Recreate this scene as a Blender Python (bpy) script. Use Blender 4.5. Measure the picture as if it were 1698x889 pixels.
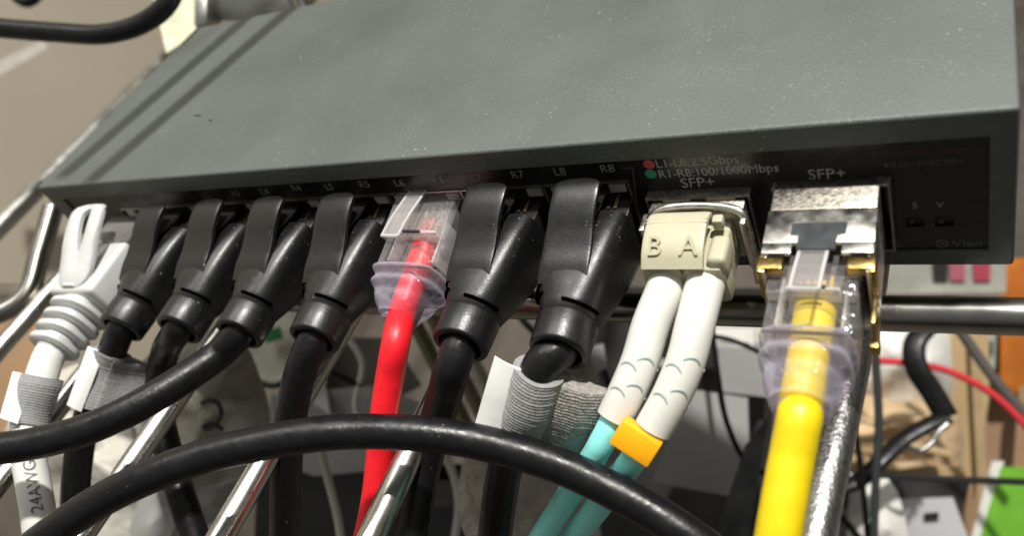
import bpy, bmesh, math, random
from mathutils import Vector, Matrix, noise
random.seed(4)
for o in list(bpy.data.objects): bpy.data.objects.remove(o)
SC = bpy.context.scene; COL = SC.collection
U = 0.001                                   # everything below is authored in millimetres
V = Vector
# ------------------------------------------------------------------ camera
RX = V((0.87359512, 0.33035419, -0.35734813)); RY = V((-0.00109339, -0.73296271, -0.68026794)); RZ = V((-0.48665222, 0.59466947, -0.63995144))
CAM = V((165.585, -79.776, 61.735)); F = 1373.0
cd = bpy.data.cameras.new('camera'); cam = bpy.data.objects.new('camera', cd); COL.objects.link(cam)
m = Matrix.Identity(4)
for i in range(3):
    m[i][0] = RX[i]; m[i][1] = -RY[i]; m[i][2] = -RZ[i]; m[i][3] = CAM[i] * U
cam.matrix_world = m
cd.sensor_width = 36; cd.lens = F / 1698 * 36; cd.clip_start = 0.005; cd.clip_end = 20
cd.dof.use_dof = True; cd.dof.focus_distance = 0.118; cd.dof.aperture_fstop = 20
SC.camera = cam
# ------------------------------------------------------------------ world
W = bpy.data.worlds.new('World'); SC.world = W; W.use_nodes = True
nt = W.node_tree; bg = nt.nodes['Background']
tc = nt.nodes.new('ShaderNodeTexCoord'); sx = nt.nodes.new('ShaderNodeSeparateXYZ'); cr = nt.nodes.new('ShaderNodeValToRGB')
mr = nt.nodes.new('ShaderNodeMapRange'); mr.inputs[1].default_value = -1; mr.inputs[2].default_value = 1
nt.links.new(tc.outputs['Generated'], sx.inputs[0]); nt.links.new(sx.outputs[2], mr.inputs[0]); nt.links.new(mr.outputs[0], cr.inputs[0])
el = cr.color_ramp.elements
el[0].position = 0.0; el[0].color = (0.05, 0.045, 0.04, 1); el[1].position = 1.0; el[1].color = (0.85, 0.9, 0.86, 1)
for p, c in ((0.42, (0.06, 0.055, 0.045, 1)), (0.55, (0.22, 0.2, 0.17, 1)), (0.75, (0.55, 0.56, 0.52, 1))):
    e = el.new(p); e.color = c
nt.links.new(cr.outputs[0], bg.inputs[0]); bg.inputs[1].default_value = 0.36
# ------------------------------------------------------------------ lamps
LAMP = V((330, 110, 680))
def lamp(name, loc, tgt, size, power, col):
    ld = bpy.data.lights.new(name, 'AREA'); ld.shape = 'DISK'; ld.size = size * U; ld.energy = power; ld.color = col
    o = bpy.data.objects.new(name, ld); COL.objects.link(o); o.location = loc * U
    o.rotation_euler = (tgt - loc).to_track_quat('-Z', 'Y').to_euler(); return o
lamp('key_lamp', LAMP, V((100, 0, 0)), 34, 9.8, (1.0, 0.965, 0.90))
lamp('ceiling_lamp', V((-150, 120, 900)), V((100, 0, -20)), 420, 3.6, (1.0, 0.97, 0.93))
SC.view_settings.view_transform = 'Standard'; SC.view_settings.look = 'None'; SC.view_settings.exposure = 0; SC.view_settings.gamma = 1
SC.render.engine = 'CYCLES'; SC.cycles.max_bounces = 10; SC.cycles.transparent_max_bounces = 24; SC.cycles.transmission_bounces = 8
SC.cycles.use_denoising = True

# ------------------------------------------------------------------ pixel helpers (photo pixels, 1698x889)
def ray(px, py): return RX * ((px - 849) / F) + RY * ((py - 444.5) / F) + RZ
def PD(px, py, d): return CAM + ray(px, py) * d
def PP(px, py, axis, val):
    r = ray(px, py); i = 'xyz'.index(axis); return CAM + r * ((val - CAM[i]) / r[i])
# ------------------------------------------------------------------ materials
def mat(name, col, rough=0.5, metal=0.0, spec=0.5, var=0.0, vscale=200, bump=0.0, bscale=1500, bdist=0.0002, aniso=0.0, rvar=0.0, sheen=0.0, coat=0.0, sss=0.0, emit=None):
    mt = bpy.data.materials.new(name); mt.use_nodes = True; n = mt.node_tree.nodes; l = mt.node_tree.links
    b = n['Principled BSDF']; b.inputs['Base Color'].default_value = (*col, 1); b.inputs['Roughness'].default_value = rough
    b.inputs['Metallic'].default_value = metal; b.inputs['Specular IOR Level'].default_value = spec
    if coat: b.inputs['Coat Weight'].default_value = coat; b.inputs['Coat Roughness'].default_value = 0.15
    if sheen: b.inputs['Sheen Weight'].default_value = sheen
    if sss: b.inputs['Subsurface Weight'].default_value = sss; b.inputs['Subsurface Radius'].default_value = (.002, .002, .002)
    tcn = n.new('ShaderNodeTexCoord')
    if var or rvar:
        nz = n.new('ShaderNodeTexNoise'); nz.inputs['Scale'].default_value = vscale; nz.inputs['Detail'].default_value = 6; l.new(tcn.outputs['Object'], nz.inputs['Vector'])
        if var:
            r = n.new('ShaderNodeValToRGB'); r.color_ramp.elements[0].position = .3; r.color_ramp.elements[1].position = .7
            r.color_ramp.elements[0].color = (*[c * (1 - var) for c in col], 1); r.color_ramp.elements[1].color = (*[min(1, c * (1 + var)) for c in col], 1)
            l.new(nz.outputs[0], r.inputs[0]); l.new(r.outputs[0], b.inputs['Base Color'])
        if rvar:
            q = n.new('ShaderNodeMapRange'); q.inputs[1].default_value = .3; q.inputs[2].default_value = .7
            q.inputs[3].default_value = max(0.02, rough - rvar); q.inputs[4].default_value = min(1, rough + rvar)
            l.new(nz.outputs[0], q.inputs[0]); l.new(q.outputs[0], b.inputs['Roughness'])
    if bump:
        nz2 = n.new('ShaderNodeTexNoise'); nz2.inputs['Scale'].default_value = bscale; nz2.inputs['Detail'].default_value = 4; l.new(tcn.outputs['Object'], nz2.inputs['Vector'])
        bp = n.new('ShaderNodeBump'); bp.inputs['Strength'].default_value = bump; bp.inputs['Distance'].default_value = bdist
        l.new(nz2.outputs[0], bp.inputs['Height']); l.new(bp.outputs[0], b.inputs['Normal'])
    mt['tc'] = 1
    return mt
def dusty(mt, amount=0.5, scale=900, thr=0.72, col=(0.55, 0.56, 0.52)):
    """specks of pale dust and lint lying on the surface"""
    n = mt.node_tree.nodes; l = mt.node_tree.links; b = n['Principled BSDF']
    t = n.new('ShaderNodeTexCoord')
    n1 = n.new('ShaderNodeTexNoise'); n1.inputs['Scale'].default_value = scale; n1.inputs['Detail'].default_value = 2; l.new(t.outputs['Object'], n1.inputs['Vector'])
    n2 = n.new('ShaderNodeTexNoise'); n2.inputs['Scale'].default_value = scale / 14; n2.inputs['Detail'].default_value = 3; l.new(t.outputs['Object'], n2.inputs['Vector'])
    ad = n.new('ShaderNodeMath'); ad.operation = 'MULTIPLY_ADD'; l.new(n2.outputs[0], ad.inputs[0]); ad.inputs[1].default_value = 0.35; l.new(n1.outputs[0], ad.inputs[2])
    mp = n.new('ShaderNodeMapRange'); mp.inputs[1].default_value = thr + 0.175; mp.inputs[2].default_value = thr + 0.235; mp.inputs[4].default_value = amount; l.new(ad.outputs[0], mp.inputs[0])
    mx = n.new('ShaderNodeMix'); mx.data_type = 'RGBA'; mx.inputs[7].default_value = (*col, 1); l.new(mp.outputs[0], mx.inputs[0])
    src = b.inputs['Base Color']
    if src.is_linked: l.new(src.links[0].from_socket, mx.inputs[6])
    else: mx.inputs[6].default_value = src.default_value
    l.new(mx.outputs[2], src)
    return mt
def clear(name, tint=(0.9, 0.9, 0.9), body=(0.8, 0.8, 0.82), dens=0.25, rough=0.12, bump=0.0, bscale=600):
    mt = bpy.data.materials.new(name); mt.use_nodes = True; n = mt.node_tree.nodes; l = mt.node_tree.links
    b = n['Principled BSDF']; b.inputs['Base Color'].default_value = (*body, 1); b.inputs['Roughness'].default_value = rough; b.inputs['IOR'].default_value = 1.55
    b.inputs['Specular IOR Level'].default_value = 0.9
    tr = n.new('ShaderNodeBsdfTransparent'); tr.inputs[0].default_value = (*tint, 1)
    lw = n.new('ShaderNodeLayerWeight'); lw.inputs[0].default_value = 0.35
    mp = n.new('ShaderNodeMapRange'); mp.inputs[3].default_value = dens; mp.inputs[4].default_value = min(1, dens + 0.6); l.new(lw.outputs['Facing'], mp.inputs[0])
    mx = n.new('ShaderNodeMixShader'); l.new(mp.outputs[0], mx.inputs[0]); l.new(tr.outputs[0], mx.inputs[1]); l.new(b.outputs[0], mx.inputs[2])
    l.new(mx.outputs[0], n['Material Output'].inputs[0])
    if bump:
        t = n.new('ShaderNodeTexCoord'); nz = n.new('ShaderNodeTexNoise'); nz.inputs['Scale'].default_value = bscale; l.new(t.outputs['Object'], nz.inputs['Vector'])
        bp = n.new('ShaderNodeBump'); bp.inputs['Strength'].default_value = bump; bp.inputs['Distance'].default_value = .0006
        l.new(nz.outputs[0], bp.inputs['Height']); l.new(bp.outputs[0], b.inputs['Normal']); l.new(bp.outputs[0], lw.inputs['Normal'])
    return mt
M = {}
M['case'] = dusty(dusty(mat('powder_coat', (0.080, 0.094, 0.088), 0.52, var=.13, vscale=38, rvar=.07, bump=.8, bscale=2600, bdist=.0001), .15, 2600, .64, (.35, .37, .34)), .4, 1700, .735)
M['panel'] = dusty(mat('black_panel', (0.008, 0.008, 0.008), 0.28, rvar=.05, vscale=300), .05, 1600, .75)
M['ink'] = mat('white_print', (0.30, 0.30, 0.29), 0.6, var=.25, vscale=1800)
M['ink_port'] = mat('dull_print', (0.2, 0.2, 0.19), 0.6, var=.25, vscale=1800)
M['ink_mid'] = mat('worn_print', (0.13, 0.13, 0.13), 0.6, var=.6, vscale=1800)
M['ink_dim'] = mat('faded_print', (0.10, 0.10, 0.10), 0.6)
M['ink_rust'] = mat('rust_print', (0.06, 0.026, 0.018), 0.6)
M['ink_line'] = mat('plum_print', (0.07, 0.045, 0.05), 0.6)
M['ink_red'] = mat('red_print', (0.45, 0.06, 0.05), 0.5); M['ink_green'] = mat('green_print', (0.02, 0.25, 0.14), 0.5)
M['rubber'] = dusty(mat('black_rubber', (0.006, 0.0063, 0.007), 0.37, spec=.55, bump=.4, bscale=4500, bdist=.00007, rvar=.06, vscale=700), .25, 1500, .735)
M['tab'] = dusty(mat('matte_rubber', (0.009, 0.0095, 0.0105), 0.48, spec=.35, bump=.4, bscale=3000, bdist=.0001), .3, 1600, .72)
M['pvc'] = dusty(mat('black_jacket', (0.006, 0.006, 0.007), 0.36, spec=.32, bump=.3, bscale=700, bdist=.0003, rvar=.09, vscale=500), .2, 1800, .74)
M['red'] = mat('red_jacket', (0.80, 0.012, 0.022), 0.42, bump=.25, bscale=2500, bdist=.00015, var=.06, vscale=500, sss=.1)
M['yellow'] = mat('yellow_jacket', (0.74, 0.56, 0.006), 0.4, bump=.25, bscale=2500, bdist=.00015, var=.05, vscale=400, sss=.05)
M['white'] = mat('white_plastic', (0.54, 0.55, 0.545), 0.42, bump=.2, bscale=900, var=.03)
M['whitecable'] = mat('white_jacket', (0.62, 0.62, 0.59), 0.5, bump=.2, bscale=900, var=.05)
M['bootwhite'] = mat('ivory_boot', (0.64, 0.64, 0.60), 0.42, var=.02, bump=.1, bscale=700, sss=.08)
M['aqua'] = mat('aqua_jacket', (0.30, 0.86, 0.82), 0.45, bump=.2, bscale=1600, var=.05, vscale=400)
M['orange'] = mat('orange_clip', (0.95, 0.42, 0.005), 0.45, var=.04)
M['beige'] = mat('beige_plastic', (0.42, 0.40, 0.285), 0.45, var=.04, vscale=300, bump=.15, bscale=1200)
M['slotblack'] = mat('slot_black', (.001, .001, .001), 1.0, spec=0)
M['slot'] = mat('grey_green_slot', (0.33, 0.40, 0.38), 0.7)
M['chrome'] = mat('chrome', (0.52, 0.51, 0.48), 0.27, 1.0, var=.12, vscale=120, rvar=.07, bump=.15, bscale=250, bdist=.0004)
M['galv'] = mat('galvanised_steel', (0.42, 0.42, 0.41), 0.33, 1.0, var=.25, vscale=1500, bump=.6, bscale=2200, bdist=.0002)
M['nickel'] = mat('nickel', (0.62, 0.60, 0.56), 0.34, 1.0, var=.12, vscale=600, rvar=.1, bump=.15, bscale=500)
M['nickel_mottled'] = mat('scuffed_nickel', (0.30, 0.275, 0.24), 0.42, 1.0, var=.28, vscale=1800, rvar=.1, bump=.3, bscale=2400, bdist=.00012)
M['shield'] = mat('port_shield', (0.45, 0.42, 0.37), 0.35, 1.0, var=.2, vscale=600)
M['gold'] = mat('gold', (0.42, 0.29, 0.10), 0.33, 1.0, var=.2, vscale=700, rvar=.1, bump=.4, bscale=900)
M['copper'] = mat('contact_gold', (0.28, 0.19, 0.12), 0.4, 1.0)
M['dark'] = mat('dark_plastic', (0.02, 0.02, 0.02), 0.45, var=.2)
M['strap'] = mat('grey_strap', (0.25, 0.255, 0.255), 0.75, var=.12, vscale=1800, bump=.6, bscale=3500, bdist=.0003, sheen=.2)
M['strap_back'] = mat('strap_hook_side', (0.30, 0.285, 0.26), 0.3, var=.3, vscale=1500, bump=.8, bscale=2500, bdist=.0004)
M['flap'] = mat('white_paper', (0.80, 0.80, 0.78), 0.7, bump=.3, bscale=500, var=.04)
M['clear'] = clear('clear_plastic', (.95, .94, .94), (.50, .48, .48), .05, .1, .5, 500)
M['clear_w'] = clear('clear_rim', (.95, .95, .95), (.75, .75, .75), .35, .12)
M['lilac'] = clear('lilac_soft_plastic', (.90, .88, .93), (.60, .56, .68), .10, .06, .8, 330)
M['smoke'] = mat('smoky_plastic', (.012, .011, .011), .22, spec=.5, bump=.4, bscale=900)
M['dustline'] = mat('dust_line', (.28, .29, .27), .8)
M['pin'] = mat('bare_wire_white', (0.7, 0.7, 0.62), .5); M['wgreen'] = mat('wire_green', (.03, .35, .2), .5)
M['blacktext'] = mat('black_marker', (0.015, 0.015, 0.015), .6)

# ------------------------------------------------------------------ mesh builder
class MB:
    def __init__(s): s.v = []; s.f = []; s.mi = []
    def add(s, vs, fs, mi=0):
        o = len(s.v); s.v += [V(v) for v in vs]; s.f += [[i + o for i in f] for f in fs]; s.mi += [mi] * len(fs); return s
    def grid(s, rows, closed=True, cap=True, mi=0):
        n = len(rows[0]); fs = []
        for i in range(len(rows) - 1):
            for j in range(n if closed else n - 1):
                k = (j + 1) % n
                fs.append([i * n + j, i * n + k, (i + 1) * n + k, (i + 1) * n + j])
        if cap and closed: fs.append(list(range(n))[::-1]); fs.append([(len(rows) - 1) * n + j for j in range(n)])
        return s.add([p for r in rows for p in r], fs, mi)
    def box(s, c, sz, X=V((1, 0, 0)), Y=V((0, 1, 0)), Z=V((0, 0, 1)), bev=0.0, seg=2, mi=0):
        bm = bmesh.new(); bmesh.ops.create_cube(bm, size=1)
        for v in bm.verts: v.co = V((v.co.x * sz[0], v.co.y * sz[1], v.co.z * sz[2]))
        if bev: bmesh.ops.bevel(bm, geom=list(bm.edges), offset=bev, segments=seg, profile=.5, affect='EDGES')
        bm.verts.index_update()
        s.add([V(c) + X * v.co.x + Y * v.co.y + Z * v.co.z for v in bm.verts], [[v.index for v in f.verts] for f in bm.faces], mi); bm.free(); return s
    def prism(s, pts, off, mi=0):
        n = len(pts); a = [V(p) for p in pts]; b = [p + off for p in a]
        return s.add(a + b, [list(range(n))[::-1], [n + i for i in range(n)]] + [[i, (i + 1) % n, n + (i + 1) % n, n + i] for i in range(n)], mi)
    def tube(s, path, r, n=20, cap=True, mi=0, flat=1.0, up=None):
        rows = []; N = len(path); nrm = None
        for i, p in enumerate(path):
            t = (path[min(i + 1, N - 1)] - path[max(i - 1, 0)]).normalized()
            if nrm is None:
                a = up or (V((0, 0, 1)) if abs(t.z) < .9 else V((1, 0, 0))); nrm = (a - t * a.dot(t)).normalized()
            else: nrm = (nrm - t * nrm.dot(t)).normalized()
            bn = t.cross(nrm); rr = r(i / (N - 1)) if callable(r) else r
            rows.append([p + (nrm * math.cos(2 * math.pi * k / n) * flat + bn * math.sin(2 * math.pi * k / n)) * rr for k in range(n)])
        return s.grid(rows, True, cap, mi)
    def build(s, name, mats, parent=None, smooth=40, label=None):
        if not isinstance(mats, (list, tuple)): mats = [mats]
        org = ORG.get(parent.name, V((0, 0, 0))) if parent else V((0, 0, 0))
        loc = V((0, 0, 0))
        if parent is None:
            lo = V([min(v[i] for v in s.v) for i in range(3)]); hi = V([max(v[i] for v in s.v) for i in range(3)]); loc = V(((lo.x + hi.x) / 2, (lo.y + hi.y) / 2, lo.z)); org = loc
        me = bpy.data.meshes.new(name); me.from_pydata([(v - org) * U for v in s.v], [], s.f); me.update()
        for q in mats: me.materials.append(q)
        for i, p in enumerate(me.polygons): p.material_index = s.mi[i]; p.use_smooth = True
        bm = bmesh.new(); bm.from_mesh(me); bmesh.ops.recalc_face_normals(bm, faces=bm.faces); bm.to_mesh(me); bm.free()
        me.set_sharp_from_angle(angle=math.radians(smooth))
        o = bpy.data.objects.new(name, me); COL.objects.link(o); o.location = loc * U
        if parent: o.parent = parent; o.location = (0, 0, 0)
        ORG[o.name] = org
        if label: o['label'] = label
        return o
ORG = {}
def thing(name, loc, label, cat, group=None):
    o = bpy.data.objects.new(name, None); COL.objects.link(o); o.empty_display_size = .005; o.location = V(loc) * U; ORG[o.name] = V(loc)
    o['label'] = label; o['category'] = cat
    if group: o['group'] = group
    return o
def tag(o, label, cat, group=None, kind=None):
    if label: o['label'] = label
    if cat: o['category'] = cat
    if group: o['group'] = group
    if kind: o['kind'] = kind
    return o
def spline(pts, n=14):
    P = [V(p) for p in pts]; P = [P[0] * 2 - P[1]] + P + [P[-1] * 2 - P[-2]]; out = []
    for i in range(1, len(P) - 2):
        p0, p1, p2, p3 = P[i - 1:i + 3]
        t0 = 0; t1 = t0 + max(1e-4, (p1 - p0).length) ** .5; t2 = t1 + max(1e-4, (p2 - p1).length) ** .5; t3 = t2 + max(1e-4, (p3 - p2).length) ** .5
        for k in range(n):
            t = t1 + (t2 - t1) * k / n
            A1 = p0 * ((t1 - t) / (t1 - t0)) + p1 * ((t - t0) / (t1 - t0)); A2 = p1 * ((t2 - t) / (t2 - t1)) + p2 * ((t - t1) / (t2 - t1)); A3 = p2 * ((t3 - t) / (t3 - t2)) + p3 * ((t - t2) / (t3 - t2))
            B1 = A1 * ((t2 - t) / (t2 - t0)) + A2 * ((t - t0) / (t2 - t0)); B2 = A2 * ((t3 - t) / (t3 - t1)) + A3 * ((t - t1) / (t3 - t1))
            out.append(B1 * ((t2 - t) / (t2 - t1)) + B2 * ((t - t1) / (t2 - t1)))
    out.append(P[-2]); return out
def sup(c, X, Z, w, h, e=4.0, n=36):
    """rounded rectangle outline, e = squareness"""
    r = []
    for k in range(n):
        a = 2 * math.pi * k / n; ca, sa = math.cos(a), math.sin(a)
        r.append(c + X * (w / 2 * math.copysign(abs(ca) ** (2 / e), ca)) + Z * (h / 2 * math.copysign(abs(sa) ** (2 / e), sa)))
    return r
class Frame:
    """local frame of a plug: s outwards from the port, x sideways, v up"""
    def __init__(f, o, yaw=0, pitch=0):
        f.o = V(o); q = Matrix.Rotation(math.radians(yaw), 3, 'Z') @ Matrix.Rotation(math.radians(pitch), 3, 'X')
        f.S = q @ V((0, -1, 0)); f.X = q @ V((1, 0, 0)); f.Z = q @ V((0, 0, 1))
    def p(f, s, x=0, v=0): return f.o + f.S * s + f.X * x + f.Z * v
    def box(f, mb, s0, s1, x0, x1, v0, v1, bev=0, mi=0, seg=2):
        return mb.box(f.p((s0 + s1) / 2, (x0 + x1) / 2, (v0 + v1) / 2), (x1 - x0, s1 - s0, v1 - v0), f.X, f.S, f.Z, bev, seg, mi)
    def loft(f, mb, secs, e=4, n=36, mi=0, cap=True):
        return mb.grid([sup(f.p(q[0], q[3] if len(q) > 3 else 0, q[4] if len(q) > 4 else 0), f.X, f.Z, q[1], q[2], q[5] if len(q) > 5 else e, n) for q in secs], True, cap, mi)
    def lathe(f, mb, prof, cx=0, cv=0, n=32, mi=0, cap=False, axis=None):
        return mb.grid([[f.p(s, cx + r * math.cos(2 * math.pi * k / n), cv + r * math.sin(2 * math.pi * k / n)) for k in range(n)] for s, r in prof], True, cap, mi)
def strip(mb, pts, wdir, w, th, mi=0, wf=None):
    """a bent flat strip: centre line pts, width along wdir"""
    rows = []; N = len(pts)
    for i, p in enumerate(pts):
        t = (pts[min(i + 1, N - 1)] - pts[max(i - 1, 0)]).normalized(); nn = t.cross(wdir).normalized(); ww = w * (wf(i / (N - 1)) if wf else 1)
        rows.append(sup(p, wdir, nn, ww, th, 6, 20))
    return mb.grid(rows, True, True, mi)
def text_mesh(body, size, width=None):
    cu = bpy.data.curves.new('lettering', 'FONT'); cu.body = body; cu.size = size; cu.extrude = 0; cu.align_x = 'CENTER'; cu.align_y = 'CENTER'; cu.resolution_u = 3
    o = bpy.data.objects.new('lettering', cu); COL.objects.link(o); dg = bpy.context.evaluated_depsgraph_get(); me = bpy.data.meshes.new_from_object(o.evaluated_get(dg))
    vs = [v.co.copy() for v in me.vertices]; fs = [list(p.vertices) for p in me.polygons]
    bpy.data.objects.remove(o); bpy.data.meshes.remove(me)
    if width:
        x0 = min(v.x for v in vs); x1 = max(v.x for v in vs); k = width / (x1 - x0)
        for v in vs: v.x *= k
    return vs, fs
def lettering(name, body, size, c, X, Y, mt, parent, width=None, th=0.03, bold=0):
    vs, fs = text_mesh(body, size, width); Nn = X.cross(Y).normalized(); mb = MB()
    n = len(vs)
    top = [V(c) + X * v.x + Y * v.y + Nn * th for v in vs]; bot = [V(c) + X * v.x + Y * v.y for v in vs]
    ed = {}
    for f in fs:
        for a, b in zip(f, f[1:] + f[:1]): ed[(a, b)] = 1
    side = [[a, b, b + n, a + n] for (a, b) in ed if (b, a) not in ed]
    mb.add(top + bot, fs + side)
    return mb.build(name, mt, parent, smooth=20)
XA, YA, ZA = V((1, 0, 0)), V((0, 1, 0)), V((0, 0, 1))

# ------------------------------------------------------------------ the switch
WD, HT, DP = 169.9, 23.9, 57.8
sw = thing('network_switch', (85, 29, -HT), 'dark grey metal network switch box lying on the wire shelf with cables in its front', 'network switch')
def case():
    bm = bmesh.new(); bmesh.ops.create_cube(bm, size=1)
    for v in bm.verts: v.co = V(((v.co.x + .5) * WD, (v.co.y + .5) * DP, (v.co.z - .5) * HT))
    ff = [f for f in bm.faces if all(abs(v.co.y) < 1e-4 for v in f.verts)][0]
    ins = bmesh.ops.inset_individual(bm, faces=[ff], thickness=.01)['faces']
    ff = [f for f in bm.faces if all(abs(v.co.y) < 1e-4 for v in f.verts)]; ff = min(ff, key=lambda f: -f.calc_area())
    for v in ff.verts:
        v.co.x = 4.6 if v.co.x < 80 else 167.2; v.co.z = -3.5 if v.co.z > -12 else -21.2
    cx_ = ff.calc_center_median(); r = bmesh.ops.extrude_face_region(bm, geom=[ff]); nv = [g for g in r['geom'] if isinstance(g, bmesh.types.BMVert)]
    for v in nv: v.co.y = 0.7
    bmesh.ops.delete(bm, geom=[f for f in bm.faces if all(abs(v.co.y - .7) < 1e-4 for v in f.verts)], context='FACES')
    for f in [f for f in bm.faces if all(abs(v.co.y) < 1e-4 for v in f.verts) and (f.calc_center_median() - cx_).length < 1e-3]: bm.faces.remove(f)
    eds = [e for e in bm.edges if all(min(abs(v.co.x), abs(v.co.x - WD)) < 1e-3 or min(abs(v.co.z), abs(v.co.z + HT)) < 1e-3 for v in e.verts) and e.calc_length() > 10 and len(e.link_faces) == 2 and e.calc_face_angle(0) > 1]
    bmesh.ops.bevel(bm, geom=eds, offset=.5, segments=4, profile=.5, affect='EDGES')
    bm.verts.index_update(); mb = MB(); mb.add([v.co for v in bm.verts], [[v.index for v in f.verts] for f in bm.faces]); bm.free(); return mb
case().build('case', M['case'], sw, smooth=25)
# front panel plate with openings for the ports: cells around the holes
holes = [(18.6, 125.0, -20.4, -7.2), (127.2, 141.0, -19.8, -9.3), (143.8, 157.2, -19.8, -8.6), (158.4, 160.4, -17.2, -15.6), (161.6, 163.6, -17.2, -15.6)]
xs = sorted({4.4, 167.4} | {h[0] for h in holes} | {h[1] for h in holes}); zs = sorted({-21.4, -3.3} | {h[2] for h in holes} | {h[3] for h in holes})
mb = MB()
for i in range(len(xs) - 1):
    for j in range(len(zs) - 1):
        cx, cz = (xs[i] + xs[i + 1]) / 2, (zs[j] + zs[j + 1]) / 2
        if not any(h[0] < cx < h[1] and h[2] < cz < h[3] for h in holes):
            mb.add([(xs[i], .35, zs[j]), (xs[i + 1], .35, zs[j]), (xs[i + 1], .35, zs[j + 1]), (xs[i], .35, zs[j + 1])], [[0, 1, 2, 3]])
for h in holes:
    a = [(h[0], .35, h[2]), (h[1], .35, h[2]), (h[1], .35, h[3]), (h[0], .35, h[3])]; mb.add(a + [(x, 1.3, z) for x, y, z in a], [[i, (i + 1) % 4, 4 + (i + 1) % 4, 4 + i] for i in range(4)])
bmm = mb.build('front_panel', M['panel'], sw, smooth=20)
FP = .35
# eight network ports
PX = [20.5, 33.6, 48.3, 62.8, 77.6, 91.3, 105.2, 119.2]
edges = [18.6] + [(PX[i] + PX[i + 1]) / 2 for i in range(7)] + [125.0]
for k in range(8):
    x0, x1 = edges[k] + .1, edges[k + 1] - .1; mb = MB()
    z0, z1 = -20.2, -7.4; a = [(x0, .9, z0), (x1, .9, z0), (x1, .9, z1), (x0, .9, z1)]
    b = [(x0 + .9, .9, z0 + 1), (x1 - .9, .9, z0 + 1), (x1 - .9, .9, z1 - 2.6), (x0 + .9, .9, z1 - 2.6)]
    c = [(x, 13, z) for x, y, z in b]
    mb.add(a + b + c, [[i, (i + 1) % 4, 4 + (i + 1) % 4, 4 + i] for i in range(4)] + [[4 + i, 4 + (i + 1) % 4, 8 + (i + 1) % 4, 8 + i] for i in range(4)] + [[8, 9, 10, 11]])
    port = mb.build('network_port', M['dark'], sw, smooth=20)
    rim = MB(); rim.box(((x0 + x1) / 2, .6, -7.25), (x1 - x0, .9, .28)); rim.box((x1 + .0, .6, -13.8), (.3, .9, 12.8)); rim.build('shield_rim', M['shield'], port, smooth=20)
    ct = MB()
    for j in range(8): ct.box(((x0 + x1) / 2 - 3.6 + j * 1.02, 3.2, -10.9), (.42, 4.5, .5), Z=V((0, .35, .94)), Y=V((0, .94, -.35)))
    ct.build('contacts', M['copper'], port, smooth=20)
    ld = MB(); ld.box((x0 + 1.9, .72, -8.6), (2.4, .5, 1.5), bev=.1); ld.box((x1 - 1.9, .72, -8.6), (2.4, .5, 1.5), bev=.1); ld.build('indicator_lens', M['led'] if 'led' in M else M['clear_w'], port)
# two fibre module cages
for (a, b, z0, z1) in ((127.2, 141.0, -19.8, -9.3), (143.8, 157.2, -19.8, -8.6)):
    mb = MB(); t = .3
    mb.box(((a + b) / 2, -.2, z1 - t / 2), (b - a, 2.2, t)); mb.box(((a + b) / 2, -.2, z0 + t / 2), (b - a, 2.2, t))
    mb.box((a + t / 2, -.2, (z0 + z1) / 2), (t, 2.2, z1 - z0 - 2 * t)); mb.box((b - t / 2, -.2, (z0 + z1) / 2), (t, 2.2, z1 - z0 - 2 * t))
    mb.add([(a, 3, z0), (b, 3, z0), (b, 3, z1), (a, 3, z1)], [[0, 1, 2, 3]]); mb.build('module_cage', M['nickel_mottled'], sw, smooth=20)
# two tiny slide switches behind the S and V openings
for cx in (159.4, 162.6):
    mb = MB(); mb.box((cx, 1.1, -16.4), (2.0, .5, 1.6)); mb.box((cx - .4, .75, -16.4), (.8, .6, 1.0), bev=.1); mb.build('slide_switch', M['dark'], sw)
# printing on the panel
def pr(body, px, py, size, mt='ink', width=None, name='printed_text'):
    p = PP(px, py, 'y', FP - .03); return lettering(name, body, size, (p.x, FP - .02, p.z), XA, ZA, M[mt], sw, width)
labs = [(165, 336), (207, 332), (251, 331), (294, 326), (340, 324), (391, 321), (439, 318), (491, 312), (546, 310), (604, 306), (662, 304), (727, 299), (790, 295), (858, 290), (928, 285), (1007, 280)]
for k, (x, y) in enumerate(labs):
    pr(('L' if k % 2 == 0 else 'R') + str(k // 2 + 1), x, y, 1.95, 'ink_mid' if k < 6 else 'ink_port', name='port_lettering')
pr('L1-L8:2.5Gbps', 1154, 268, 1.95, width=10.6); pr('R1-R8:100/1000Mbps', 1188, 284, 1.95, width=15.2)
pr('SFP+', 1157, 303, 2.3, width=4.4); pr('SFP+', 1371, 289, 2.3, width=4.2)
pr('Ethernet switch', 1535, 251, 1.7, 'ink_rust', 11.0); pr('8*2.5G+2*10G SFP+', 1530, 271, 1.0, 'ink_dim', 8.0)
pr('S', 1517, 341, 1.35); pr('V', 1559, 340, 1.35); pr('Vlan', 1604, 404, 1.7, 'ink_dim', 3.2); pr('Link', 1478, 406, 1.5, 'ink_dim'); pr('Link', 1245, 411, 1.5, 'ink_dim')
def dot(px, py, r, mt, ring=0):
    p = PP(px, py, 'y', FP); mb = MB(); n = 24
    o_ = [V((p.x + r * math.cos(2 * math.pi * k / n), FP - .04, p.z + r * math.sin(2 * math.pi * k / n))) for k in range(n)]
    if ring:
        i_ = [V((p.x + ring * math.cos(2 * math.pi * k / n), FP - .04, p.z + ring * math.sin(2 * math.pi * k / n))) for k in range(n)]
        mb.add(o_ + i_, [[k, (k + 1) % n, n + (k + 1) % n, n + k] for k in range(n)])
        mb.add([p + V((.45 * ring * math.cos(2 * math.pi * k / n), -.04, .45 * ring * math.sin(2 * math.pi * k / n))) for k in range(n)], [list(range(n))])
    else: mb.add(o_, [list(range(n))])
    mb.build('printed_dot', M[mt], sw)
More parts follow.
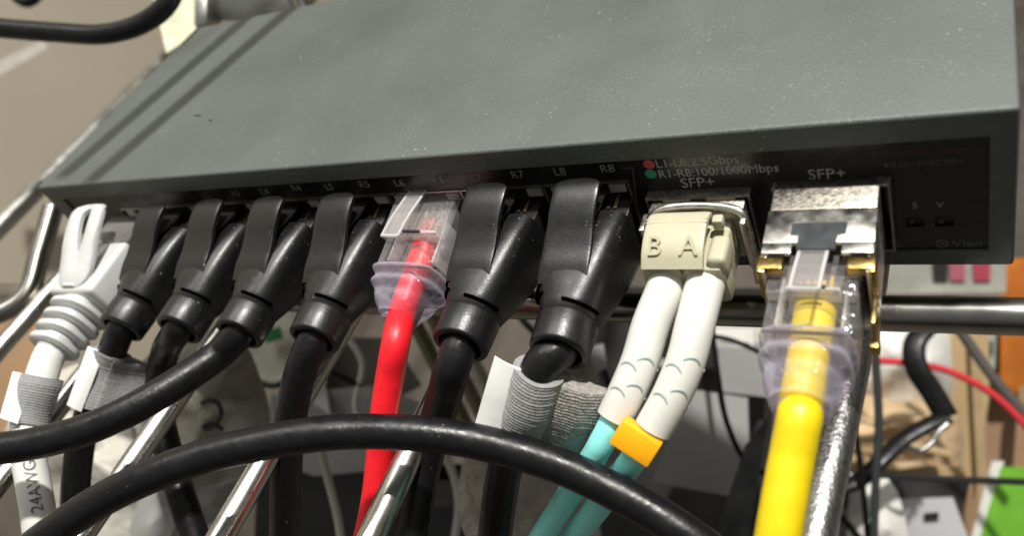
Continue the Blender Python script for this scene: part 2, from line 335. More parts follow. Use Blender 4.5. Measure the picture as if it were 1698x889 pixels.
dot(1076, 272, .78, 'ink_red'); dot(1079, 288, .78, 'ink_green'); dot(1562, 404, .75, 'ink_dim', .5)
mb = MB()
for a, b in (((1030, 279), (1049, 278)), ((1049, 278), (1062, 400))):
    A = PP(*a, 'y', FP - .03); B = PP(*b, 'y', FP - .03); d = (B - A).normalized(); s = V((d.z, 0, -d.x)) * .1; mb.add([A - s, A + s, B + s, B - s], [[0, 1, 2, 3]])
mb.build('printed_line', M['ink_line'], sw)

# ------------------------------------------------------------------ black patch cables
GB = 'black patch cables in the switch ports'
ZP = -13.2
def boot_plug(t, f, k):
    mb = MB(); f.box(mb, -6, 4, -5.6, 5.6, -4.2, 2.9, .3); mb.build('connector', M['smoke'], t)
    mb = MB()
    for j in range(8): f.box(mb, -1.5, 1.6, -3.8 + j * 1.02, -3.3 + j * 1.02, 2.6, 3.2)
    mb.build('contacts', M['copper'], t)
    mb = MB()
    f.loft(mb, [(2.9, 11.0, 9.6, 0, -.9, 6), (3.2, 11.7, 10.6, 0, -.8, 6), (5, 11.8, 11.0, 0, -.7, 5.4), (7.5, 11.4, 11.0, 0, -.6, 4.8), (10, 10.9, 10.6, 0, -.5, 4.2), (12.5, 10.2, 10.0, 0, -.45, 3.5), (15, 9.3, 9.1, 0, -.4, 2.9), (17, 8.4, 8.3, 0, -.35, 2.4), (18.4, 7.8, 7.8, 0, -.3, 2.1), (18.9, 6.6, 6.6, 0, -.3, 2)])
    # raised pad on top where the latch cover starts
    b = mb.build('boot', M['rubber'], t, smooth=50)
    mb = MB()
    for q, r_, a0, a1 in ((14.6, 5.15, 130, 168), (16.2, 4.7, 130, 168), (17.6, 4.3, 10, 85)):
        mb.tube([f.p(q + .2 * math.sin(u * 3.14), r_ * math.cos(math.radians(a0 + (a1 - a0) * u)), -.2 + r_ * .96 * math.sin(math.radians(a0 + (a1 - a0) * u))) for u in [w / 8 for w in range(9)]], .26, 8)
    mb.build('flex_slot', M['slotblack'], b)
    mb = MB(); f.lathe(mb, [(18.0, 3.0), (18.4, 3.4), (18.45, 3.95), (18.6, 4.05), (19.0, 4.1), (22.9, 4.0), (23.15, 3.9), (23.3, 3.7), (23.3, 3.1), (21.5, 2.9), (19, 2.4)], 0, -.3); mb.build('collar', M['rubber'], t, smooth=45)
    mb = MB(); pts = spline([f.p(14.8, -.5, 3.1), f.p(12.4, -.5, 4.25), f.p(10.2, -.4, 5.0), f.p(8, -.3, 6.05), f.p(6, -.2, 7.2), f.p(4, 0, 8.1), f.p(2.4, 0, 8.4), f.p(1.2, 0, 8.2)], 6)
    strip(mb, pts, f.X, 6.6, 1.1, wf=lambda u: 1.1 - .1 * min(1, u * 2) if u < .88 else 1 - .45 * ((u - .88) / .12) ** 2); mb.build('latch_cover', M['rubber'], t, smooth=50)
    mb = MB(); strip(mb, spline([f.p(-2, 0, 4.4), f.p(2, 0, 5.0), f.p(6, 0, 6.0)], 4), f.X, 5.0, .6); mb.build('latch', M['smoke'], t)
def cable(t, pts, r, mt, name='cable', n=22, wob=.003):
    sp = spline(pts, 14); N = len(sp)
    mb = MB(); mb.tube(sp, lambda u: r * (1 + wob * math.sin(u * 61) + wob * noise.noise(V((u * 30, r, 0)))), n); return mb.build(name, mt, t, smooth=60), sp
RB = 2.5
def black(i, lab, pix, yaw=0, pitch=3, r=RB):
    yaw, pitch = {1: (-1.5, 4), 2: (1, 2.5), 3: (-.5, 3.5), 4: (1.5, 4.5), 6: (-1, 3), 7: (.8, 4)}[i]
    f = Frame((PX[i], 0, ZP), yaw, pitch); t = thing('patch_cable', f.p(0), lab, 'network cable', GB); boot_plug(t, f, i)
    o, sp = cable(t, [f.p(17, 0, -.3), f.p(22.5, 0, -.3)] + [PD(*p) for p in pix], r, M['pvc']); return t, f, sp
_, f2, sp2 = black(1, 'black patch cable in the second port from the left, beside the white plug', [(176, 612, 152), (155, 665, 151), (137, 720, 151), (127, 790, 152), (124, 850, 153), (122, 930, 155)])
_, f3, sp3 = black(2, 'black patch cable in the third port, kinked below and crossed by the sweeping one', [(272, 590, 150), (264, 640, 153), (266, 690, 154), (283, 765, 151), (306, 840, 148), (335, 925, 146)])
_, f4, sp4 = black(3, 'black patch cable in the fourth port sweeping left out of the picture', [(366, 585, 134), (305, 628, 131), (225, 676, 128), (150, 710, 127), (75, 732, 127), (0, 744, 127), (-90, 748, 127)])
_, f5, sp5 = black(4, 'black patch cable directly left of the red cable', [(504, 600, 126), (487, 665, 128), (477, 740, 131), (474, 820, 134), (472, 900, 138), (471, 970, 142)])
_, f7, sp7 = black(6, 'black patch cable directly right of the red cable', [(750, 610, 112), (736, 660, 116), (716, 725, 120), (698, 800, 121), (686, 870, 120), (672, 960, 120)])
_, f8, sp8 = black(7, 'black patch cable in the eighth port, strapped in grey beside the white boots', [(899, 605, 105.5), (877, 670, 107.5), (850, 735, 112.5), (833, 800, 117), (822, 880, 121), (812, 960, 126)])
# loose arc across the front
t = thing('loose_cable', PD(600, 716, 112), 'thick black cable arching across the front of all the hanging cables', 'cable')
arc = [(-30, 985, 112), (20, 937, 112), (75, 893, 111), (165, 832, 110), (252, 789, 109), (340, 757, 109), (430, 736, 108.5), (520, 721, 108), (602, 716, 108), (700, 720, 107.5), (780, 731, 107), (850, 748, 106.5), (930, 774, 105), (1002, 807, 103), (1080, 849, 101), (1150, 895, 99), (1215, 945, 98)]
cable(t, [PD(*p) for p in arc], 2.32, M['pvc'], n=28)

# ------------------------------------------------------------------ red cable with clear plug
f6 = Frame((PX[5] + .4, 0, ZP + 1.2), -3, 13); t = thing('patch_cable', f6.p(0), 'red patch cable with a clear plug and lilac boot', 'network cable')
def clear_plug(t, f, jm, r, s0, s1, boot0, boot1, kw=1.0, lx=0.0):
    mb = MB(); f.box(mb, s0 - 7, s1, -5.8 * kw, 5.8 * kw, -4.1, 2.6, .35); f.box(mb, s0 - 7, s1 - 4.2, -5.8 * kw, 5.8 * kw, 2.6, 4.1, .25)
    mb.build('connector', M['clear'], t)
    mb = MB(); f.box(mb, s0 + 1, s1 - 1, -4.4 * kw, -4.0 * kw, -3, 2.2, .1); f.box(mb, s0 + 1, s1 - 1, 4.0 * kw, 4.4 * kw, -3, 2.2, .1); f.box(mb, s1 - 6, s1 - 5.5, -3.5 * kw, 3.5 * kw, -3, 3.2, .1); mb.build('inner_rib', M['clear_w'], t)
    mb = MB(); a = spline([f.p(s0 - 5, lx, 4.2), f.p(s0 - 1, lx, 5.4), f.p(s0 + 3, lx, 6.4), f.p(s1 - 2.6, lx, 6.9)], 5); strip(mb, a, f.X, 3.0, .5); mb.build('latch', M['clear'], t)
    for sg in (-1, 1):
        mb = MB(); mb.tube([p + f.X * sg * 1.5 for p in a], .22, 8); mb.build('latch_edge', M['clear_w'], t)
    mb = MB(); mb.tube([a[-1] - f.X * 1.55, a[-1] + f.X * 1.55], .26, 8); mb.build('latch_edge', M['clear_w'], t)
    mb = MB(); f.loft(mb, [(s0 - 2, 4.2, 2.6, 0, -.2, 3), (s0 + 1, 5.0, 3.6, 0, 0, 2.6), (s0 + 4, r * 2.15, r * 2, 0, -.2, 2.2), (boot1, r * 2, r * 2, 0, -.4, 2)], n=24); mb.build('jacket_end', jm, t)
    mb = MB()
    for j in range(8): f.box(mb, s0 - 4, s0 + 2.5, (-3.8 + j * 1.02) * kw, (-3.35 + j * 1.02) * kw, 1.2, 1.8)
    mb.build('contacts', M['copper'], t)
    mb = MB(); L = boot1 - boot0; secs = []
    for i in range(29):
        u = i / 28; w = 11.4 * kw - (11.4 * kw - r * 2 - 2.2) * max(0, (u - .3) / .7) ** 1.2; h = 9.0 - (9.0 - r * 2 - 2.4) * max(0, (u - .2) / .8)
        rip = .42 * math.sin(u * 3.0 * 2 * math.pi) + .25 * math.sin(u * 23); secs.append((boot0 + L * u, w + rip, h + rip, 0, -.2, 4.2 - 2 * u))
    f.loft(mb, secs); f.lathe(mb, [(boot1 - .2, r + .2), (boot1 + .5, r + .7), (boot1 + .9, r + .35)], 0, -.4); mb.build('strain_boot', M['lilac'], t, smooth=60)
    mb = MB(); f.box(mb, boot0 - .25, boot0, -5.7 * kw, 5.7 * kw, 2.5, 2.9, 0); f.box(mb, s1 - 5.2, s1 - 4.9, -1.6, 1.6, 4.1, 4.5); mb.build('seam', M['dark'], t)
clear_plug(t, f6, M['red'], 2.05, 1.5, 10.6, 10.9, 18.0, 1.0, -1.2)
cable(t, [f6.p(13, 0, -.4), f6.p(16.0, 0, -.4), PD(657, 565, 118.6), PD(646, 630, 119.6), PD(637, 690, 120.5), PD(630, 760, 122), PD(622, 830, 123), PD(600, 930, 126)], 2.1, M['red'])

# ------------------------------------------------------------------ white cable, leftmost
f1 = Frame((PX[0] - 1.2, 0, ZP), 2, 2); t = thing('patch_cable', f1.p(0), 'white patch cable with a hooded white plug at the left end of the port row', 'network cable')
mb = MB(); f1.box(mb, -6, 8, -5.7, 5.7, -4, 4, .3); mb.build('connector', M['clear'], t)
mb = MB(); f1.box(mb, 7, 19.2, -6.3, 6.3, -5, 4.6, .9, seg=3); bt = mb.build('boot', M['white'], t)
# looped latch guard with an open hole
mb = MB(); gp = spline([f1.p(18.6, 0, 4.5), f1.p(14.5, 0, 6.0), f1.p(10, 0, 8.6), f1.p(6.5, 0, 10.3), f1.p(4.4, 0, 10.7), f1.p(2.6, 0, 9.6)], 8)
def gpt(u, x, off):
    q = max(0, min(.9999, u)) * (len(gp) - 1); i_ = int(q); p_ = gp[i_].lerp(gp[i_ + 1], q - i_); tt = (gp[min(i_ + 1, len(gp) - 1)] - gp[max(i_ - 1, 0)]).normalized(); nn = f1.X.cross(tt).normalized()
    if nn.dot(f1.Z) < 0: nn = -nn
    return p_ + f1.X * x + nn * off
NG = 48; out_, inn_ = [], []
for k in range(NG):
    a_ = 2 * math.pi * k / NG; ca, sa = math.cos(a_), math.sin(a_)
    wo = 4.6 if sa < 0 else 4.6 - 1.0 * sa
    out_.append((.5 + .5 * math.copysign(abs(sa) ** .55, sa), wo * math.copysign(abs(ca) ** .55, ca)))
    inn_.append((.55 + .25 * sa, (1.25 + .45 * sa) * ca))
mid_ = [((o_[0] + i_[0]) / 2, (o_[1] + i_[1]) / 2) for o_, i_ in zip(out_, inn_)]
def sh(c_, k_): return [(.5 + (u_ - .5) * k_, x_ * k_) for u_, x_ in c_]
rings = [[gpt(u_, x_, .2) for u_, x_ in inn_], [gpt(u_, x_, .62) for u_, x_ in [((i_[0] * .85 + o_[0] * .15), (i_[1] * .85 + o_[1] * .15)) for o_, i_ in zip(out_, inn_)]], [gpt(u_, x_, .8) for u_, x_ in mid_], [gpt(u_, x_, .62) for u_, x_ in sh(out_, .93)], [gpt(u_, x_, .1) for u_, x_ in out_], [gpt(u_, x_, -.7) for u_, x_ in sh(out_, .96)], [gpt(u_, x_, -.8) for u_, x_ in mid_], [gpt(u_, x_, -.6) for u_, x_ in inn_], [gpt(u_, x_, .2) for u_, x_ in inn_]]
mb.grid(rings, True, False); strip(mb, spline([f1.p(18.3, 0, 4.5), f1.p(15.6, 0, 5.2), f1.p(13.0, 0, 6.3)], 4), f1.X, 3.4, 1.6)
mb.build('latch_guard', M['white'], t, smooth=50)
mb = MB(); f1.loft(mb, [(19, 9, 7.5, 0, 0, 3), (20.5, 6.4, 6.4, 0, 0, 2), (29.5, 5.8, 5.8, 0, -.3, 2)])
for k in range(4): q = 20.2 + k * 2.5; w = 10.6 - k * .55; f1.loft(mb, [(q, w - .8, w * .86, 0, 0, 2.6), (q + .25, w, w * .92, 0, 0, 2.6), (q + 1.1, w, w * .92, 0, 0, 2.6), (q + 1.35, w - .8, w * .86, 0, 0, 2.6)])
mb.build('strain_boot', M['white'], t)
o1, sp1 = cable(t, [f1.p(27, 0, -.3), f1.p(30, 0, -.3), PD(66, 636, 144), PD(48, 690, 143), PD(45, 740, 141), PD(55, 800, 139), PD(66, 870, 137), PD(70, 940, 136)], 2.7, M['whitecable'])
# marking printed along the white jacket
vs, fs = text_mesh('24AWG', 2.6); A = PD(60, 856, 137); B = PD(46, 768, 139.5); ax = (B - A).normalized(); mid = (A + B) / 2; tocam = (CAM - mid); tocam = (tocam - ax * tocam.dot(ax)).normalized(); sd = ax.cross(tocam) * -1
def nearest(p):
    return min(sp1, key=lambda q: (q - p).length_squared)
mb = MB(); out = []
for v in vs:
    base = mid + ax * v.x
    i = min(range(len(sp1)), key=lambda j: abs((sp1[j] - base).dot(ax))); ctr = sp1[i] + ax * (base - sp1[i]).dot(ax); a_ = v.y / 2.75; a_ = a_
    out.append(ctr + (tocam * math.cos(a_) + sd * math.sin(a_)) * 2.82)
mb.add(out, fs); mb.build('jacket_lettering', M['ink_dim'], t)

# ------------------------------------------------------------------ straps
def strap(nm, sp, i0, i1, r, lab, tail, flapw, group='grey hook-and-loop straps on the cables', rib=.46, flap_len=1.0, front=False):
    """wrap around a cable between path points i0..i1: ribbed loop with a folded tail and a paper flap"""
    A, B = sp[i0], sp[i1]; ax = (B - A); L = ax.length; ax.normalize(); mid = (A + B) / 2; tc_ = CAM - mid; n = (tc_ - ax * tc_.dot(ax)).normalized(); side = ax.cross(n)
    if side.dot(RX) < 0: side = -side
    seg = sp[i0:i1 + 1]; cum = [0]
    for p_, q_ in zip(seg, seg[1:]): cum.append(cum[-1] + (q_ - p_).length)
    L = cum[-1]
    def ctr(z):
        z = max(0, min(L - 1e-6, z)); j = max(i_ for i_ in range(len(cum)) if cum[i_] <= z); j = min(j, len(seg) - 2)
        return seg[j].lerp(seg[j + 1], (z - cum[j]) / max(1e-9, cum[j + 1] - cum[j]))
    t = thing('cable_strap', mid, lab, 'cable tie', group)
    def loop(prof, th, name, mt, l0, l1):
        steps = int((l1 - l0) / rib * 6); rows = []
        m_ = len(prof)
        for k in range(steps + 1):
            s = l0 + (l1 - l0) * k / steps; a = th * (abs(math.sin(math.pi * s / rib + .5 * noise.noise(V((s * .8, r, 3))))) ** .6) * (.85 + .3 * noise.noise(V((s * 1.7, 1, r))))
            row = []
            for j, (x, y) in enumerate(prof):
                x0, y0 = prof[j - 1]; x1, y1 = prof[(j + 1) % m_]; tx, ty = x1 - x0, y1 - y0; q = math.hypot(tx, ty) or 1; ox, oy = ty / q, -tx / q
                row.append(ctr(s) + (ax * min(0, s)) + (ax * max(0, s - L)) + ax * (.25 * noise.noise(V((x * .5, y * .5, s * .2)))) + side * (x + ox * a) + n * (y + oy * a))
            rows.append(row)
        mb = MB(); mb.grid(rows, True, True); return mb.build(name, mt, t, smooth=80)
    prof = [((r + .75) * math.cos(a), (r + .5) * math.sin(a)) for a in [2 * math.pi * k / 30 for k in range(30)]]
    loop(prof, .17, 'wrap', M['strap'], -.2, L + .2)
    if tail:
        pts = [(r * .4, r * .35), (r + 1.2, .6), (r + tail * .6, .3), (r + tail, -.9), (r + tail + .1, -2.2), (r + tail * .5, -2.4), (r * .2, -r - .4), (0, 0)]
        if front: pts = [(r * .3, r + .75), (r + 1.2, r * .7), (r + tail * .6, r * .25), (r + tail, -r * .2), (r + tail + .1, -r * .2 - .8), (r + tail * .5, -r * .5), (r * .2, -r - .3), (0, 0)]
        pr2 = []
        for j in range(len(pts)):
            for u in range(4): a = pts[j]; b = pts[(j + 1) % len(pts)]; pr2.append((a[0] + (b[0] - a[0]) * u / 4, a[1] + (b[1] - a[1]) * u / 4))
        loop(pr2[::-1], .15, 'tail', M['strap'] if front else M['strap_back'], .4, L + .6)
    mb = MB(); c0 = A - ax * .3
    q = [c0 - side * (r * .5) + n * 1.2, c0 - side * (r + flapw) + n * .3, c0 + ax * (L * flap_len) - side * (r + flapw * .85) + n * 3.2, c0 + ax * (L * flap_len + .6) - side * (r * .5) + n * 3.6]
    rows = [[q[0].lerp(q[3], u / 6) .lerp(q[1].lerp(q[2], u / 6), w / 5) + n * (.5 * math.sin(w / 5 * 2.4) + .15 * math.sin(u)) for w in range(6)] for u in range(7)]
    base = len(rows[0]); mb.grid(rows, False, False); mb.grid([[p - n * .25 for p in r_] for r_ in rows], False, False)
    rim = [rows[0][w] for w in range(6)] + [rows[u][5] for u in range(1, 7)] + [rows[6][w] for w in range(4, -1, -1)] + [rows[u][0] for u in range(5, 0, -1)]
    mb.grid([rim, [p - n * .25 for p in rim]], True, False); mb.build('label_flap', M['flap'], t, smooth=30)
def idx(sp, py):
    def pyv(p): d = p - CAM; return 444.5 + F * RY.dot(d) / RZ.dot(d)
    return min(range(len(sp)), key=lambda i: abs(pyv(sp[i]) - py))
strap('s8', sp8, idx(sp8, 618), idx(sp8, 725), 2.5, 'grey ribbed strap with white flap on the cable beside the white fibre boots', 6.4, 3.4)
strap('s2', sp2, idx(sp2, 585), idx(sp2, 668), 2.5, 'grey ribbed strap with white flap on the black cable beside the white plug', 8.5, 1.6, front=True)
strap('s1', sp1, idx(sp1, 628), idx(sp1, 700), 2.7, 'grey ribbed strap with white flap on the white cable', 0, 1.8)

# ------------------------------------------------------------------ fibre module and fibre cable
fA = Frame((134.1, 0, -14.4), 0, 0)
t = thing('fibre_module', fA.p(0), 'shiny metal fibre module in the left SFP slot holding the beige connector', 'transceiver')
mb = MB(); fA.box(mb, -10, 3.2, -6.3, 6.3, -4.2, 4.4, .3); mb.build('housing', M['nickel_mottled'], t)
mb = MB(); fA.box(mb, .6, 1.2, -4.6, -.9, 4.35, 4.75, .1); fA.box(mb, .6, 1.2, 1.2, 5.0, 4.35, 4.75, .1); mb.build('top_slot', M['beige'], t)
mb = MB(); mb.tube(spline([fA.p(4.0, -6.6, -3.5), fA.p(4.2, -6.7, 2.6), fA.p(3.9, -6.4, 3.4), fA.p(3.2, -4, 5.0), fA.p(3.2, 4, 5.0), fA.p(3.9, 6.2, 4.6), fA.p(4.2, 6.7, 2.6), fA.p(5.5, 6.9, -6.5)], 8), .55, 10)
fA.box(mb, 3.0, 6.2, -6.9, -6.2, -3, 4.2, .2); fA.box(mb, 3.0, 5.4, 6.1, 6.8, -4, 4.2, .2); mb.build('bail_latch', M['nickel'], t)
t = thing('fibre_cable', fA.p(4), 'twin aqua fibre cable with beige connector and two long white boots', 'fibre cable')
mb = MB(); fA.box(mb, 2, 11.8, -5.6, -.4, -3.6, 2.6, .5); fA.box(mb, 2, 11.8, -.2, 4.7, -3.6, 2.6, .5)
fA.box(mb, 8.3, 11.6, -5.8, 5.0, -3.8, 1.8, .6); fA.box(mb, 6.8, 11.4, 2.9, 5.3, .4, 3.9, .7, seg=3); mb.build('connector', M['beige'], t)
mb = MB(); cl = spline([fA.p(4.3, -1.3, 4.7), fA.p(5.4, -1.3, 5.3), fA.p(8, -1.3, 5.1), fA.p(10.4, -1.3, 4.2), fA.p(12.0, -1.3, 2.9)], 6); strip(mb, cl, fA.X, 8.0, 1.0)
fA.box(mb, 4.6, 6.0, 2.9, 4.3, 3.5, 5.2, .3)
for q in (6.0, 6.6): mb.tube([fA.p(q, -5.3, 5.75), fA.p(q, 2.7, 5.75)], .12, 6)
c_ = mb.build('duplex_clip', M['beige'], t)
for ch, x in (('B', -3.5), ('A', .9)):
    Yv = (fA.p(8.0, 0, 5.4) - fA.p(12, 0, 3.0)).normalized(); lettering('raised_letter', ch, 3.6, fA.p(10.1, x, 4.95), fA.X, Yv, M['beige'], c_, th=.28)
def boot_f(dx, pix, cab, lab=None):
    pts = spline([fA.p(10.8, dx, -.2), fA.p(12.4, dx, -.4)] + [PD(*p) for p in pix], 10); mb = MB()
    mb.tube(pts, lambda u: (2.35 + .15 * math.sin(min(1, u * 6) * 1.57)) * (1 - .06 * u), 28); b = mb.build('boot', M['bootwhite'], t, smooth=50)
    # flex slots near the end of the boot
    N = len(pts)
    mb = MB()
    for u, ph, ln in ((.60, .35, 1.0), (.66, -.5, 1.0), (.76, .35, 1.0), (.82, -.5, 1.0), (.63, 1.45, .3), (.80, 1.45, .3)):
        i = int(u * (N - 1)); c = pts[i]; ax = (pts[i + 1] - pts[i - 1]).normalized(); n_ = CAM - c; n_ = (n_ - ax * n_.dot(ax)).normalized(); s_ = ax.cross(n_)
        if s_.dot(RX) < 0: s_ = -s_
        rr = 2.40 * (1 - .06 * u)
        arcp = [c + (n_ * math.cos(ph + a) + s_ * math.sin(ph + a)) * rr - ax * (.7 * ln * (1 - (k / 5 - 1) ** 2)) for k, a in [(k, (-.5 + k / 10) * ln) for k in range(11)]]
        mb.tube(arcp, lambda u: .24 * math.sin(math.pi * (.08 + .84 * u)) ** .4, 8, up=ax)
    mb.build('flex_slot', M['slot'], b)
    cable(t, [pts[-4]] + [pts[-1]] + [PD(*p) for p in cab], 1.72, M['aqua'], n=20, wob=.008)
boot_f(-2.9, [(1079, 540, 105), (1061, 600, 104.5), (1040, 650, 104.5), (1019, 694, 105)], [(998, 735, 106), (965, 790, 110), (925, 850, 114), (890, 905, 118), (860, 960, 122)])
boot_f(2.1, [(1152, 540, 101.5), (1137, 600, 101), (1112, 660, 101.2), (1083, 712, 102)], [(1058, 752, 103), (1024, 797, 107.5), (985, 850, 111), (945, 900, 118), (915, 960, 122)])
mb = MB(); C0 = PD(1059, 727, 102.3); ax = (PD(1083, 712, 102) - PD(1058, 752, 103)).normalized(); n_ = (CAM - C0); n_ = (n_ - ax * n_.dot(ax)).normalized(); s_ = ax.cross(n_)
mb.box(C0 + n_ * 1.2, (5.5, 3.5, 2.8), s_, ax, n_, .3); cp = mb.build('clip', M['orange'], t, label='small orange clip joining the two aqua strands')

# ------------------------------------------------------------------ copper module and yellow cable
fB = Frame((150.1, 0, -13.9), 0, 0)
t = thing('copper_module', fB.p(0), 'long silver copper module with gold latch in the right SFP slot', 'transceiver')
mb = MB(); fB.box(mb, -10, 5, -6.0, 6.0, -5, 5.3, .25, mi=1)
for a in ((5, 10.5, -6.05, 6.05, 4.7, 5.35), (5, 14.5, -6.05, -5.4, -5, 4.7), (5, 14.5, 5.4, 6.05, -5, 4.7), (5, 14.5, -6.0, 6.0, -5.2, -4.7)): fB.box(mb, *a, .12, mi=0)
fB.box(mb, 10.4, 12.0, -6.0, -2.7, 4.6, 5.2, .1); fB.box(mb, 10.4, 12.0, 2.7, 6.0, 4.6, 5.2, .1)
mb.build('housing', [M['nickel'], M['nickel_mottled']], t)
mb = MB(); fB.box(mb, 7.4, 9.3, -3.0, 3.0, 5.3, 5.42); fB.box(mb, 9.3, 11.6, -2.1, 2.1, 5.0, 5.42); mb.build('latch_opening', mat('slate_plastic', (.05, .055, .06), .3, var=.3, vscale=500), t)
mb = MB()
for sg in (-1, 1):
    a, b = sorted((sg * 3.4, sg * 6.3)); fB.box(mb, 12.4, 14.2, a, b, 3.6, 5.0, .25); a, b = sorted((sg * 5.6, sg * 6.3)); fB.box(mb, 11.8, 14.6, a, b, 0, 4.9, .25)
fB.box(mb, 14, 18.5, 5.8, 6.3, -4.0, 1.0, .2); fB.box(mb, 18.0, 19.2, 5.4, 6.5, -4.0, -2.4, .3); mb.build('release_latch', M['gold'], t)
fy = Frame((150.0, 0, -14.2), -1, 2); t = thing('patch_cable', fy.p(14), 'bright yellow patch cable with a clear plug at the right', 'network cable')
clear_plug(t, fy, M['yellow'], 2.2, 11.5, 20.5, 20.8, 28.5, .84)
mb = MB()
for j in range(4): mb.tube([fy.p(11, -1.8 + j * 1.2, 0), fy.p(15, -1.6 + j * 1.05, .2)], .4, 8, mi=1 if j == 2 else 0)
mb.build('bare_wires', [M['pin'], M['wgreen']], t)
cable(t, [fy.p(25, 0, -.4), fy.p(28.5, 0, -.4), PD(1326, 690, 86.5), PD(1313, 760, 86), PD(1297, 850, 85), PD(1280, 950, 84.5)], 2.35, M['yellow'])

# ------------------------------------------------------------------ wire shelf under the switch
SH = 'chrome wires of the shelf'
t = thing('wire_shelf', (60, 0, -34), 'chrome wire shelf carrying the switch', 'shelf')
for x in (-22.5, 12, 41.5, 69.5, 95): 
    mb = MB(); mb.tube([V((x, -95, -27.2)), V((x, 40, -27.2)), V((x, 230, -27.2))], 2.0, 16); mb.build('shelf_wire', M['chrome'], t)
mb = MB(); mb.tube([V((144.5, -105, -27.5)), V((150.6, -35, -27.5)), V((153.5, 0, -27.5)), V((155, 60, -27.5))], 2.2, 18); mb.build('shelf_wire', M['galv'], t, label='rough galvanised wire beside the yellow cable')
mb = MB(); mb.tube([V((-110, -3.5, -29.2)), V((100, -3.5, -29.2)), V((250, -3.5, -29.2))], 2.4, 18); mb.build('cross_rail', mat('dull_chrome', (.34, .33, .31), .24, 1.0, var=.2, vscale=90, rvar=.08), t)
mb = MB(); mb.tube([V((-71, -60, -27)), V((-72, 260, -27))], 2.6, 16); mb.build('side_rail', M['chrome'], t)
mb = MB(); mb.tube(spline([PD(88, 345, 200), PD(66, 420, 196), PD(42, 492, 192), PD(0, 520, 190), PD(-60, 530, 188)], 12), 2.4, 16); mb.build('bent_wire', mat('darkened_chrome', (.25, .24, .22), .25, 1.0, var=.2), t)  # chrome colour darkened to mute its ceiling reflection
# unseen tubes added above the frame to cast the shadow streaks on the case
t = thing('cable', (0, 60, 90), 'unseen black tube added above the switch to cast the first shadow streak on its lid', 'cable', 'unseen shadow casters above the switch')
for k, (a, b, hh) in enumerate((((390, 45), (104, 292), 42), ((472, 22), (150, 300), 42))):
    A = PP(*a, 'z', 0); B = PP(*b, 'z', 0); d = B - A
    if k: t = thing('cable', (0, 60, 90), 'unseen black tube added above the switch to cast the second shadow streak on its lid', 'cable', 'unseen shadow casters above the switch')
    e = [S + (LAMP - S) * (hh / LAMP.z) for S in (A - d * 1.6, A, B)]
    mb = MB(); mb.tube(e, 2.1, 12); mb.build('jacket', M['pvc'], t)
    for S in e:
        q = S - CAM; print('shadowcaster px', k, 849 + F * RX.dot(q) / RZ.dot(q), 444.5 + F * RY.dot(q) / RZ.dot(q), RZ.dot(q))

# ------------------------------------------------------------------ background clutter
def slab(name, pix, d, th, mt, lab, cat, bulge=0, round_=0, kind=None, parent=None, group=None):
    """a solid piece whose outline lies at its own distance; th = real thickness in mm"""
    P = [PD(p[0], p[1], p[2] if len(p) > 2 else d) for p in pix]
    if round_: P = spline(P + [P[0]], round_)[:-1]
    c = sum(P, V((0, 0, 0))) / len(P); n = (CAM - c).normalized(); mb = MB()
    if bulge:
        rows = []; K = 7
        for k in range(K + 1):
            u = k / K; rows.append([c.lerp(p, u) + n * bulge * (1 - u * u) + n * (noise.noise(c.lerp(p, u) * .08) * bulge * .8 + noise.noise(c.lerp(p, u) * .25) * bulge * .25) for p in P])
        mb.grid(rows, True, False); mb.grid([rows[-1], [p - n * th for p in rows[-1]]], True, False); mb.add([p - n * th for p in rows[-1]], [list(range(len(P)))])
    else: mb.prism(P, -n * th)
    if parent: return mb.build(name, mt, parent, smooth=35)
    o = mb.build(name, mt, None, smooth=35); tag(o, lab, cat, group, kind); return o
cardboard = mat('cardboard', (0.54, 0.39, 0.21), .8, var=.12, vscale=30, bump=.3, bscale=150)
tan = mat('tan_cardboard', (0.36, 0.22, 0.12), .8, var=.1, vscale=30)
paperb = mat('white_bag_paper', (0.78, 0.76, 0.72), .7, var=.12, vscale=40, bump=.5, bscale=60, bdist=.002)
kraft = mat('kraft_paper', (0.58, 0.42, 0.25), .75, var=.3, vscale=50, bump=.9, bscale=70, bdist=.004)
orange = mat('orange_packet', (0.50, 0.15, 0.02), .45, var=.3, vscale=60)
green = mat('green_card', (0.18, 0.48, 0.04), .55, var=.25, vscale=30)
greyb = mat('grey_plastic', (0.34, 0.34, 0.33), .5, var=.12, vscale=30)
whiteb = mat('white_carton', (0.55, 0.56, 0.58), .5, var=.06, vscale=40)
blackb = mat('black_plastic', (0.028, 0.027, 0.026), .35, var=.4, vscale=60)
brown = mat('dark_brown_plastic', (0.10, 0.085, 0.07), .5, var=.35, vscale=40, bump=.4, bscale=80)
frost = mat('frosted_bag', (0.36, 0.34, 0.29), .32, var=.18, vscale=60, bump=.7, bscale=90, bdist=.003)
bubble = mat('crinkled_bag', (0.40, 0.37, 0.33), .22, var=.25, vscale=120, bump=1, bscale=260, bdist=.003)
palebag = mat('pale_bag', (0.52, 0.50, 0.44), .45, var=.2, vscale=50, bump=.6, bscale=60, bdist=.004)
wallm = mat('beige_wall', (0.56, 0.50, 0.40), .8, var=.06, vscale=5)
floorm = mat('dark_floor', (0.11, 0.095, 0.08), .6, var=.5, vscale=14, bump=.4, bscale=30)
cream = mat('cream_board', (0.62, 0.61, 0.44), .7, var=.2, vscale=90, bump=.7, bscale=200, bdist=.002)
mb = MB(); mb.box((200, 300, -345), (2400, 2400, 10)); tag(mb.build('floor', floorm), None, None, kind='structure')
mb = MB(); mb.box((-420, 300, 150), (10, 2400, 1000)); tag(mb.build('wall', wallm), 'plain beige wall behind the shelf at the left', 'wall')
